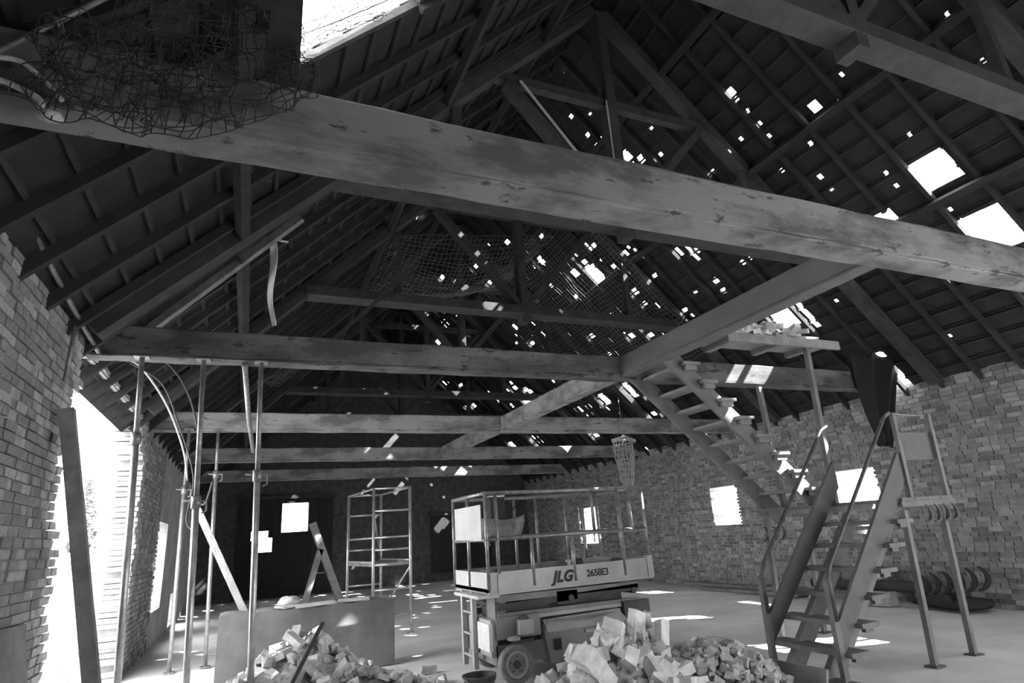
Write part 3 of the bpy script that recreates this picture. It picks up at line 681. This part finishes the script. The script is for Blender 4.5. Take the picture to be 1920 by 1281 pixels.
# ------------------------------------------------------------------ scaffold tower
tw = thing('scaffold_tower', 'small galvanised scaffold tower with one deck left of the lift', 'scaffold', (2.55, 12.9, 0))
A, B, Cc, D = (2.25,12.15), (2.95,12.05), (2.04,14.0), (2.74,13.9)
def tr_(p0, p1, r=.025, name='tube', mat='galv'):
    mb = MB(); mb.tube(p0, p1, r, 8); return mb.build(name, mat, tw)
for p in (A, B, Cc, D):
    tr_((*p, .0), (*p, 2.7), .03, 'standard')
for z in (.35, .8, 1.25, 1.52, 1.75, 2.25, 2.68):
    tr_((*A, z), (*B, z), .02, 'rung'); 
    tr_((*Cc, z), (*D, z), .02, 'rung')
for z in (1.3, 1.75, 2.68):
    tr_((*A, z), (*Cc, z), .02, 'ledger'); tr_((*B, z), (*D, z), .02, 'ledger')
tr_((*A, 2.2), (*D, 1.3), .018, 'brace'); tr_((*B, 1.2), (*D, .2), .018, 'brace')
mb = MB(); mb.quadbox([(*A,1.22),(*B,1.22),(*D,1.22),(*Cc,1.22),(*A,1.28),(*B,1.28),(*D,1.28),(*Cc,1.28)]); mb.build('deck', 'plank', tw)
for z0 in (0.0,):
    for p in (A, B, Cc, D):
        mb = MB(); mb.box(p[0]-.06, p[0]+.06, p[1]-.06, p[1]+.06, -.005, .012); mb.build('base_plate', 'steel', tw)

# ------------------------------------------------------------------ wooden step ladder and aluminium ladder
sl = thing('step_ladder', 'wooden A-frame step ladder standing before the dark gate', 'ladder', (2.0, 17, 0))
for yy in (16.85, 17.2):
    mb = MB(); mb.bar((1.55, yy, 2.25), (2.42, yy, 0), .05, .16, (1,0,0)); mb.build('front_rail', 'plank', sl, fixn=True)
    mb = MB(); mb.bar((1.78, yy, 1.58), (1.35, yy, 0), .05, .12, (1,0,0)); mb.build('rear_rail', 'plank', sl, fixn=True)
for k in range(1, 8):
    z = .28*k; x = 2.42-.87*z/2.25
    mb = MB(); mb.box(x-.09, x+.07, 16.85, 17.2, z-.015, z+.015); mb.build('step', 'plank', sl)
mb = MB(); mb.tube((1.62, 17.02, 1.0), (2.03, 17.02, 1.0), .02, 8); mb.build('spreader', 'steel', sl)
al = thing('aluminium_ladder', 'bright aluminium ladder leaning towards the left wall behind the props', 'ladder', (.4, 10.75, 0))
for yy, n in ((10.55, 'rail'), (10.95, 'rail')):
    mb = MB(); mb.bar((.42, yy, 0), (-.82, yy, 2.5), .03, .09, (1,0,0)); mb.build(n, 'alu', al, fixn=True)
for k in range(9):
    t = (k+.6)/9.3; mb = MB(); mb.tube((.42-1.24*t, 10.55, 2.5*t), (.42-1.24*t, 10.95, 2.5*t), .018, 8); mb.build('rung', 'alu', al)

# ------------------------------------------------------------------ low concrete block wall, lying slabs
bk = thing('concrete_block', 'low grey concrete block wall behind the left rubble heap', 'block', (.95, 9.7, 0))
mb = MB(); n = 24
prof = []
for i in range(n+1): prof.append((-.28+2.34*i/n, 9.42, .87+.012*math.sin(i*1.3)+.01*random.random()))
mb.prism([(-.28,9.42,0)]+prof[:0]+[(2.06,9.42,0)]+prof[::-1], (0,.55,0)); mb.build('body', 'concrete', bk, fixn=True)
for (x, y, wx, wy, r) in ((.95,9.55,.55,.3,.1), (1.5,9.6,.45,.25,-.15), (.6,9.65,.3,.3,.4)):
    mb = MB(); mb.obox((x, y, .895), (wx, wy, .03), Matrix.Rotation(r,3,'Z'), .06)
    tag(mb.build('plaster_slab', 'concrete_pale', None), {.1:'largest flat plaster slab lying on the concrete block',-.15:'right-hand plaster slab lying on the concrete block',.4:'leftmost plaster slab lying on the concrete block'}[r], 'slab', 'slabs on the concrete block')
tag(blob((.62, 9.75, .88), (.16,.12,.13), 11, amp=.12).build('stone', 'concrete_pale', None), 'rounded pale stone on top of the concrete block', 'stone')

# ------------------------------------------------------------------ adjustable steel props
def prop(x, y, h, zc, label, lx=0., ly=0.):
    t = thing('steel_prop', label, 'prop', (x, y, 0), 'adjustable steel props')
    def P(z): return (x+lx*(z/h), y+ly*(z/h), z)
    mb = MB(); mb.box(x-.07, x+.07, y-.07, y+.07, -.005, .01); mb.build('base_plate', 'steel', t)
    mb = MB(); mb.tube(P(.01), P(zc), .033, 12); mb.build('outer_tube', 'galv', t)
    mb = MB(); mb.tube(P(zc), P(h-.01), .026, 12); mb.build('inner_tube', 'steel', t)
    mb = MB(); mb.tube(P(zc-.07), P(zc+.05), .048, 12); cl = mb.build('collar_nut', 'steel', t)
    mb = MB(); q = Vector(P(zc)); mb.path([q+Vector((-.12,0,.01)), q+Vector((.03,0,0)), q+Vector((.1,-.02,0)), q+Vector((.1,-.02,-.1)), q+Vector((.06,-.02,-.12))], .009, 6); mb.build('handle', 'steel', cl)
    e = Vector(P(h)); mb = MB(); mb.box(e.x-.07, e.x+.07, e.y-.07, e.y+.07, h-.012, h); mb.build('head_plate', 'steel', t)
prop(-.97, 6.98, 3.705, 2.85, 'leftmost steel prop, dark, under the second tie beam beside the gap', -.17)
prop(-.42, 6.98, 3.705, 2.2, 'middle steel prop under the second tie beam', -.14)
prop(.13, 6.98, 3.705, 2.45, 'right-hand steel prop under the second tie beam, in front of the concrete block', -.11)
prop(-.48, 11.4, 3.705, 2.95, 'steel prop under the third tie beam beside the aluminium ladder', -.1)
prop(-.96, 11.3, 3.705, 2.7, 'steel prop under the third tie beam close to the left wall', -.06)
mb = MB(); mb.path([(-.15, 7.0, 3.68), (-.08, 8.6, 3.35), (0.0, 10.5, 3.2)], .03, 8)
tag(mb.build('pipe', 'steel', None), 'bent pipe sloping away behind the right-hand prop under the beam', 'pipe')
# leaning timber, leaning board, stick, pipes on the left wall
mb = MB(); mb.bar((-.86, 6.0, 0), (-1.5, 6.1, 2.95), .11, .09, (0,1,0))
tag(mb.build('leaning_timber', 'timber_pale', None, fixn=True), 'rough timber leaning against the left wall at the gap', 'timber')
mb = MB(); mb.quadbox([(-1.36,3.6,0),(-1.33,3.6,0),(-1.33,6.15,0),(-1.36,6.15,0),(-1.57,3.6,1.34),(-1.54,3.6,1.34),(-1.54,6.15,1.26),(-1.57,6.15,1.26)])
tag(mb.build('sheet_board', 'plank', None, fixn=True), 'grey sheet board leaning on the left wall at the picture edge', 'board')
mb = MB(); mb.path([(-1.5,2.6,4.3),(-1.52,4.2,4.0),(-1.52,5.2,3.86),(-1.53,6.2,3.78),(-1.52,7.0,3.72)], .022, 8)
tag(mb.build('wall_pipe', 'steel', None), 'thin pipe running along the top of the left wall', 'pipe')
mb = MB(); mb.tube((-1.54, 6.1, 3.72), (-1.55, 6.1, 3.2), .018, 8)
tag(mb.build('conduit', 'steel', None), 'short upright conduit on the left wall under the thin pipe', 'pipe')
mb = MB(); mb.path([(.20, 6.25, .02), (.45, 6.3, .53), (.71, 6.35, 1.0)], .02, 8)
tag(mb.build('broom_handle', 'timber', None), 'thin wooden handle propped up in the left rubble heap', 'handle')

# ------------------------------------------------------------------ rubble heaps
rp = random.Random(12)
def mound(name, hfun, x0, x1, y0, y1, mat, label, n=46, nz=.05):
    mb = MB()
    for j in range(n+1):
        for i in range(n+1):
            x = x0+(x1-x0)*i/n; y = y0+(y1-y0)*j/n; h = hfun(x, y)
            mb.v.append((x+rp.uniform(-.01,.01), y+rp.uniform(-.01,.01), max(-.03, h-.06+(rp.uniform(-nz,nz) if h > .03 else 0)) if h > .005 else -.03))
    for j in range(n):
        for i in range(n):
            a = j*(n+1)+i; mb.f.append((a, a+1, a+n+2, a+n+1)); mb.sm.append(False)
    return tag(mb.build(name, mat, None), label, 'rubble', None, 'stuff')
def chips(name, hfun, x0, x1, y0, y1, n, smin, smax, mat, label):
    mb = MB()
    for _ in range(n):
        x = rp.uniform(x0,x1); y = rp.uniform(y0,y1); h = hfun(x,y)
        if h < .02 and rp.random() < .75: continue
        s = smin+(smax-smin)*rp.random()**2
        R = Matrix.Rotation(rp.uniform(0,6),3,'Z') @ Matrix.Rotation(rp.uniform(0,6),3,'X')
        mb.obox((x, y, max(h,0)-.02+s*.3), (s, s*rp.uniform(.5,1), s*rp.uniform(.4,.9)), R, .22)
    return tag(mb.build(name, mat, None), label, 'rubble', None, 'stuff')
def pile(hfun, x0, x1, y0, y1, n, sizes, mats, label, grp, edge=.03, lift=.02, name='rubble_brick'):
    k = 0; tries = 0
    while k < n and tries < n*30:
        tries += 1
        x = rp.uniform(x0,x1); y = rp.uniform(y0,y1); h = hfun(x,y)
        if h < edge: continue
        sz = rp.choice(sizes); sz = tuple(c*rp.uniform(.75,1.1) for c in sz)
        rot = (rp.gauss(0,.5), rp.gauss(0,.5), rp.uniform(0,6.3))
        if rp.random() < .15: rot = (PI/2+rp.gauss(0,.3), rp.gauss(0,.4), rot[2])
        mt = rp.choice(mats)
        tone = {'rubble':'pale','rubble_b':'grey','rubble_c':'whitish','debris':'dull grey'}[mt]
        vol = sz[0]*sz[1]*sz[2]; big_ = 'large' if vol > .003 else 'small' if vol < .0007 else 'medium-sized'
        cx, cy = (x0+x1)/2, (y0+y1)/2
        zone = 'near the top' if h > .45 else ('at the left foot' if x < cx-.45 else 'at the right foot' if x > cx+.45 else 'on the near side' if y < cy else 'on the far side')
        loose_brick((x, y, h+lift), rot, sz, mt, '%s %s %s %s' % (big_, tone, label, zone), grp, name, .09)
        k += 1
def h1(x, y):
    d = math.hypot((x-.62)/1.15, (y-7.55)/1.25); a = max(0, .82*(1-d))
    d2 = math.hypot((x-1.35)/.9, (y-7.3)/.9); b = max(0, .34*(1-d2))
    d3 = math.hypot((x-.1)/.75, (y-7.0)/1.0); c = max(0, .5*(1-d3))
    return max(a, b, c)
mound('rubble_mound', h1, -.9, 2.5, 5.8, 9.1, 'debris', 'fine mortar debris inside the left rubble heap')
S1 = [(.21,.1,.065), (.21,.1,.065), (.14,.1,.065), (.1,.1,.065), (.22,.11,.08), (.12,.08,.055)]
pile(h1, -.6, 2.3, 6.0, 8.6, 290, S1, ['rubble','rubble_b','rubble_c','rubble'], 'broken brick of the left rubble heap,', 'bricks of the left rubble heap')
chips('rubble_chips', h1, -.8, 2.5, 5.9, 8.9, 500, .02, .07, 'rubble_b', 'small chips of brick scattered over the left rubble heap')
def h2(x, y):
    d = math.hypot((x-3.45)/1.05, (y-5.55)/.9); a = max(0, .72*(1-d**1.3)) if d < 1 else 0
    d2 = math.hypot((x-4.35)/.85, (y-5.35)/.8); b = max(0, .5*(1-d2**2)) if d2 < 1 else 0
    d3 = math.hypot((x-2.75)/.7, (y-5.2)/.7); c = max(0, .35*(1-d3)) if d3 < 1 else 0
    return max(a, b, c)
mound('rubble_mound', h2, 2.0, 5.0, 4.3, 6.6, 'debris', 'fine mortar debris inside the right rubble heap', 50, .06)
def h2l(x, y): return h2(x,y) if x < 3.95 else 0
def h2r(x, y): return h2(x,y) if x > 3.6 else 0
S2 = [(.26,.2,.12), (.22,.11,.08), (.3,.16,.1), (.2,.18,.14), (.14,.12,.1), (.24,.12,.08)]
pile(h2l, 2.2, 4.0, 4.6, 6.2, 75, S2, ['rubble','rubble_c','rubble_c'], 'masonry block of the right rubble heap,', 'blocks of the right rubble heap', .04, .03, 'rubble_block')
pile(h2r, 3.6, 4.9, 4.5, 6.1, 40, [(.12,.1,.07),(.16,.1,.07),(.08,.07,.06)], ['rubble_b','rubble','debris'], 'brick fragment in the right rubble heap,', 'fragments of the right rubble heap', .04, .0, 'rubble_fragment')
chips('rubble_chips', h2r, 3.4, 5.0, 4.4, 6.2, 1500, .02, .1, 'rubble_b', 'crumbly mortar lumps at the right end of the right rubble heap')
chips('rubble_chips', h2l, 2.1, 4.0, 4.4, 6.3, 300, .02, .07, 'rubble', 'small chips between the blocks of the right rubble heap')
# three big slabs that stand out on top of the right heap
for (c, rot, sz, lb) in (((3.62,5.5,.70),(.2,-1.25,.3),(.34,.1,.2),'upright pale block topmost on the right rubble heap'), ((3.3,5.45,.66),(.3,-1.0,.5),(.3,.2,.14),'tilted pale block beside the topmost one on the right heap'), ((2.95,5.2,.46),(.2,.75,.4),(.5,.2,.16),'large slanting white slab on the left flank of the right heap'), ((3.85,5.4,.62),(.1,-1.4,.2),(.28,.08,.14),'narrow upright brick on the right heap, right of the topmost block')):
    loose_brick(c, rot, sz, 'rubble_c', lb, None, 'rubble_block', .06)
mb = MB(); mb.quadbox([(4.93,4.55,0),(4.96,4.55,0),(4.90,5.75,0),(4.87,5.75,0),(4.97,4.5,.3),(5.0,4.5,.3),(4.93,5.7,.3),(4.9,5.7,.3)])
tag(mb.build('side_plank', 'plank', None, fixn=True), 'plank on edge holding back the right rubble heap', 'plank')
for i,(x,y) in enumerate(((1.95,8.3),(2.25,7.9),(2.3,8.45),(2.1,7.2),(1.0,8.9),(5.4,6.2),(6.3,5.4))):
    loose_brick((x,y,.045), (0,rp.uniform(-.1,.1),rp.uniform(0,3)), (.2,.1,.08) if i < 4 else (.07,.05,.04), 'rubble_b', 'stray brick lying on the open floor around the rubble heaps', 'stray bricks on the floor')
# bucket
bu = thing('bucket', 'dark plastic mortar bucket in front of the lift wheel', 'bucket', (2.3, 6.5, 0))
mb = MB(); mb.lathe((2.3,6.5,0), (0,0,1), [(.125,.0),(.165,.29),(.18,.295),(.18,.31),(.158,.31),(.12,.015)], 28); mb.build('body', 'plastic_dark', bu)
mb = MB(); mb.path(arc((2.3,6.5,.3), .175, PI*.02, PI*.98, (1,0,0), (0,-.9,-.35), 14), .006, 6); mb.build('bail', 'steel', bu)

# ------------------------------------------------------------------ things along the right wall
lg = thing('timber_log', 'dark timber lying on blocks along the right wall behind the stairs', 'timber', (10.55, 8.2, 0))
mb = MB(); mb.path([(10.5, 9.4, .33), (10.6, 8.4, .32), (10.7, 7.2, .33)], .085, 10); mb.build('log', 'timber', lg)
for (y, x, lb) in ((8.0, 10.6, 'pale block carrying the dark timber, right-hand one'), (9.3, 10.5, 'pale block carrying the dark timber, left-hand one')):
    mb = MB(); mb.box(x-.13, x+.13, y-.16, y+.16, 0, .24); tag(mb.build('support_block', 'concrete_pale', None), lb, 'block', 'blocks under the dark timber')
tag(blob((10.75, 8.25, .4), (.2,.25,.18), 21).build('sack', 'white', None), 'pale sack slumped on the dark timber by the right wall', 'sack')
for k, (ya, yb, z, x) in enumerate(((13.6, 9.6, .02, 10.9), (14.0, 10.0, .085, 10.9), (12.9, 9.9, .03, 10.6))):
    mb = MB(); mb.bar((x, ya, z), (x+.05, yb, z+.02), .2, .06)
    tag(mb.build('long_plank', 'plank', None, fixn=True), ['long plank lying along the foot of the right wall, lower one', 'long plank lying along the foot of the right wall, upper one', 'long plank on the floor a little out from the right wall'][k], 'plank', 'planks along the right wall')
for i in range(6):
    c = Vector((10.7, 7.45-i*.2, .36+.03*i)); pts = arc(c, .19, -PI*.45, PI*.35, (.3,-.95,0), (.1,0,1), 12)
    mb = MB(); mb.path(pts, .02, 6, radii=[.012+.028*math.sin(PI*j/12) for j in range(13)])
    tag(mb.build('gutter_tile', 'timber', None), 'curved dark ridge tile by the right wall, %s from the left' % ('first','second','third','fourth','fifth','last')[i], 'tile', 'curved tiles by the right wall')
tag(blob((10.75, 6.9, 0), (.25,.6,.2), 33, 20, 10).build('rubbish_heap', 'timber', None), 'low dark heap under the curved tiles by the right wall', 'heap')
# black cloth hanging from the second tie beam end
def sheet(name, fn, nu, nv, mat, label, cat, thick=.012):
    mb = MB()
    for i in range(nu+1):
        for j in range(nv+1): mb.v.append(tuple(fn(i/nu, j/nv)))
    for i in range(nu):
        for j in range(nv):
            a = i*(nv+1)+j; mb.f.append((a, a+1, a+nv+2, a+nv+1)); mb.sm.append(True)
    o = mb.build(name, mat, None); m = o.modifiers.new('thickness', 'SOLIDIFY'); m.thickness = thick
    return tag(o, label, cat)
def clothf(u, v):
    wv = 1-.9*v**1.2; x = 10.4+(u-.5)*1.38*wv-.5*v; y = 6.85+.1*math.sin(u*14+v*3)*(.4+.6*v)-.05*v
    return (x, y, 4.36-1.64*v-.1*abs(u-.4)*v+.04*math.sin(u*17))
sheet('black_sheet', clothf, 26, 18, 'cloth_black', 'black plastic sheet hanging in a point from the second tie beam end', 'sheet')
# hanging strip of torn plastic
def stripf(u, v): return (.06+.02*math.sin(v*7)+(u-.5)*.09*(1-.5*v)+.06*v*v, 6.9+.03*math.sin(v*9+u*2), 5.2-1.08*v)
sheet('plastic_strip', stripf, 4, 18, 'white', 'torn white plastic strip dangling above the second tie beam', 'strip', .004)
for k in range(3):
    p = Vector((-.05+.06*k, 6.9, 5.22+.04*k)); mb = MB(); mb.path([p, p+Vector((.08,0,.02-.05*k)), p+Vector((.16,.02,-.04*k))], .012, 6)
    tag(mb.build('rope_end', 'rope', None), ['lowest frayed rope end above the plastic strip', 'middle frayed rope end above the plastic strip', 'topmost frayed rope end above the plastic strip'][k], 'rope', 'frayed rope ends')

# ------------------------------------------------------------------ nets
def net(name, fn, nu, nv, r, label, sub=2, mat='net'):
    mb = MB()
    for i in range(nu+1): mb.path([fn(i/nu, j/(nv*sub)) for j in range(nv*sub+1)], r, 3, caps=False)
    for j in range(nv+1): mb.path([fn(i/(nu*sub), j/nv) for i in range(nu*sub+1)], r, 3, caps=False)
    return tag(mb.build(name, mat, None), label, 'net')
def wob(u, v, s): return Vector((math.sin(u*23+v*11+s)+math.sin(u*41-v*17+s*2), math.sin(u*19-v*29+s*3), math.sin(u*31+v*37+s)+math.sin(v*53-u*13)))*.012
def nearnet(u, v):
    # draped from the skylight over the face of the near beam
    a = Vector((-1.04, 2.70, 3.58)).lerp(Vector((.22, 2.74, 3.98)), u)+Vector((0, -.05, -.22*math.sin(u*PI)*1.15))
    b = Vector((-.72, 2.95, 4.62)).lerp(Vector((.05, 3.2, 4.95)), u)
    m = Vector((-.85, 2.74, 4.15)).lerp(Vector((.2, 2.76, 4.1)), u)
    p = a*(1-v)**2+m*2*v*(1-v)+b*v*v
    return p+wob(u, v, 0)*1.5
net('safety_net', nearnet, 30, 24, .0032, 'dark safety net draped over the left end of the near beam')
def bunchnet(u, v):
    p = Vector((-1.0+.75*u, 2.69-.03*math.sin(u*7), 3.62+.42*v+.12*u-.1*math.sin(u*PI)*(1-v)))
    return p+wob(u, v, 8)*2.6
net('safety_net', bunchnet, 20, 10, .003, 'bunched dark netting beside the rope ends at the near beam')
def roofnet(u, v):
    s = s_of_x(6.2)+u*4.6; y = 9.6+v*6.0
    return Vector(roof_pt(1, s, y, -.42-.12*math.sin(u*PI)*math.sin(v*PI)))+wob(u, v, 1)
net('safety_net', roofnet, 40, 52, .0045, 'wide safety net stretched under the right roof slope around the square bright hole', 1, 'net_pale')
def midnet(u, v):
    return Vector((2.2+u*3.6, 10.25+v*3.2, 7.35+.5*u-.6*math.sin(u*PI)*math.sin(v*PI)))+wob(u, v, 2)
net('safety_net', midnet, 34, 30, .0045, 'safety net sagging between the middle roof trusses left of the king post', 1, 'net_pale')
def leftnet(u, v):
    return Vector((.0+2.3*u+.3*v, 8.6+1.3*v+.1*math.sin(u*9), 3.9+2.35*u-.35*math.sin(u*PI)*(1-v)+.25*v))+wob(u, v, 3)*1.5
net('safety_net', leftnet, 44, 16, .004, 'dark safety net bunched along the left brace above the second tie beam', 1)
def bagnet(u, v):
    a = u*2*PI; z = 3.78-1.15*v; rr = .32*(1-.55*v**2)*(.85+.15*math.sin(3*a))+.02
    return Vector((8.85+.95*rr*math.cos(a), 13.0+.5*rr*math.sin(a), z))+wob(u, v, 4)
net('rope_net_bundle', bagnet, 18, 9, .012, 'bundle of pale netting hanging from a beam above the lift', 2, 'rope')
mb = MB(); mb.path([(8.5,13.0,3.75),(8.85,12.9,3.83),(9.2,13.0,3.75)], .05, 8); mb.path([(8.85,13,3.8),(8.85,13,4.9)], .01, 6)
tag(mb.build('net_sling', 'rope', None), 'rope sling holding the net bundle above the lift', 'rope')
def skynet(u, v): return Vector((.06+.72*u+.05*math.sin(v*5), 4.18-.22*v-.1*math.sin(u*PI), 5.43+.68*u+.02))+wob(u, v, 6)
net('safety_net', skynet, 12, 4, .004, 'torn netting across the lower edge of the skylight')
mb = MB(); mb.path(sag((.05,3.9,5.42),(.85,3.95,6.18),.02,12,.006), .006, 5)
tag(mb.build('barbed_wire', 'net', None), 'thin wire strung across the skylight', 'wire')

# ------------------------------------------------------------------ ropes, rods and cables at the left
def rope(name, pts, r, mat, label, cat):
    P = [Vector(p) for p in pts]; Q = []
    for i in range(len(P)-1):
        a = P[max(i-1,0)]; b = P[i]; c = P[i+1]; d = P[min(i+2,len(P)-1)]
        for k in range(6):
            t = k/6; Q.append(.5*((2*b)+(c-a)*t+(2*a-5*b+4*c-d)*t*t+(3*b-a-3*c+d)*t**3))
    Q.append(P[-1]); mb = MB(); mb.path(Q, r, 7)
    return tag(mb.build(name, mat, None), label, cat)
rope('rope', [(-1.3,2.7,3.78),(-1.13,2.7,3.79),(-1.04,2.7,3.79),(-.95,2.7,3.72),(-.87,2.7,3.63)], .011, 'rope', 'pale rope slung over the near beam, upper of the two', 'rope')
rope('rope', [(-1.3,2.68,3.62),(-1.11,2.68,3.66),(-1.02,2.68,3.64),(-.94,2.68,3.60),(-.93,2.68,3.56)], .013, 'rope', 'pale rope with a hanging end, lower of the two at the near beam', 'rope')
tag(blob((-.9,2.7,3.51), (.05,.03,.06), 41, 12, 8, .1).build('rope_knot', 'rope', None), 'round rope knot hanging below the near beam', 'knot')
mb = MB(); mb.path([(-1.16,2.76,3.85),(-.72,2.78,4.44)], .014, 8)
rd = tag(mb.build('iron_rod', 'steel', None), 'slanting iron rod with a flange at the top left corner', 'rod')
mb = MB(); mb.lathe((-.98,2.77,4.09), (.6,.1,.75), [(.05,-.01),(.05,.01),(.02,.03)], 14); mb.build('flange', 'steel', rd)
rope('cable', [(-1.2,7.25,3.7),(-1.0,7.4,3.8),(-.75,7.8,3.5),(-.6,8.2,2.9),(-.62,8.3,2.4),(-.5,8.2,2.25),(-.42,8.0,2.5)], .012, 'cable', 'black cable looping down from the second tie beam end, longest one', 'cable')
rope('cable', [(-1.3,7.28,3.72),(-1.0,7.5,3.55),(-.85,8.0,3.2),(-.66,8.4,2.6),(-.7,8.5,2.1),(-.6,8.4,1.95)], .01, 'cable', 'black cable hanging just left of the longest loop', 'cable')
rope('cable', [(-1.35,7.12,3.72),(-1.25,7.7,3.78),(-1.1,9.0,3.6),(-.98,10.3,3.2),(-.97,11.24,2.85)], .014, 'rope', 'pale curved hose beside the black cables at the gap', 'hose')
mb = MB(); mb.bar((-1.5,7.4,3.8),(.35,6.6,5.4), .07, .09)
tag(mb.build('brace_pole', 'timber_pale', None, fixn=True), 'slim pole rising from the left wall end of the second tie beam', 'pole')
mb = MB(); mb.bar((9.2,3.2,5.4),(9.35,5.6,5.5), .12, .14)

# ------------------------------------------------------------------ the yard beyond the gap
ry = random.Random(9)
def hy(x, y): return .0
for i in range(60):
    x = -2.2-ry.random()*3.5; y = 6.5+ry.random()*13
    loose_brick((x, y, -.05+ry.random()*.08), (ry.uniform(-.3,.3), ry.uniform(-.3,.3), ry.uniform(0,3)), (.22,.11,.07), 'rubble_b', 'sunlit brick strewn on the ground outside the gap', 'bricks in the yard')
for k, (p0, p1, lb) in enumerate((((-2.1,13.5,-.05),(-4.4,18.5,.1),'long pale pole lying in the yard, farther one'), ((-2.0,10.6,0),(-4.5,17.0,.5),'long pale pole in the yard with one end raised'))):
    mb = MB(); mb.tube(p0, p1, .04, 8); tag(mb.build('pole', 'timber_pale', None), lb, 'pole')
sf = thing('yard_scaffold', 'thin scaffold frame standing in the sunlit yard', 'scaffold', (-5, 22, -.09))
for (x, y) in ((-5.4,20),(-4.6,24),(-5.2,27)):
    mb = MB(); mb.tube((x,y,-.1), (x,y,2.3), .03, 8); mb.build('standard', 'steel', sf)
mb = MB(); mb.path([(-5.4,20,2.25),(-4.6,24,2.3),(-5.2,27,2.25)], .03, 8); mb.build('ledger', 'steel', sf)
sh = thing('shed', 'low pale shed in the overexposed yard', 'shed', (-8, 27, -.09))
mb = MB(); mb.box(-10.5, -5.8, 26, 31, -.1, 1.7); mb.build('walls', 'concrete_pale', sh)
mb = MB(); mb.prism([(-10.8,25.7,1.7),(-5.5,25.7,1.7),(-8.1,25.7,2.4)], (0,5.6,0)); mb.build('roof', 'concrete', sh, fixn=True)
mb = MB(); mb.box(-7.2,-6.7,25.95,26.02,.2,1.2); mb.build('window', 'black', sh)
bt = thing('cypress_tree', 'dark slender tree standing far off in the yard', 'tree', (-9, 44, -.09))
mb = MB(); mb.tube((-9,44,-.1),(-9,44,3),.15,8); mb.build('trunk', 'timber', bt)
mb = MB()
for i in range(900):
    t = ry.random(); a = ry.uniform(0,6.3); r = (1-t)**.7*.9*math.sqrt(ry.random()); c = (-9+r*math.cos(a), 44+r*math.sin(a), .8+5.5*t)
    mb.obox(c, (.25,.25,.03), Matrix.Rotation(ry.uniform(0,6),3,'X') @ Matrix.Rotation(ry.uniform(0,6),3,'Z'), .2)
mb.build('foliage', 'leaf', bt)

for o in bpy.data.objects:
    if '_w' in o: del o['_w']
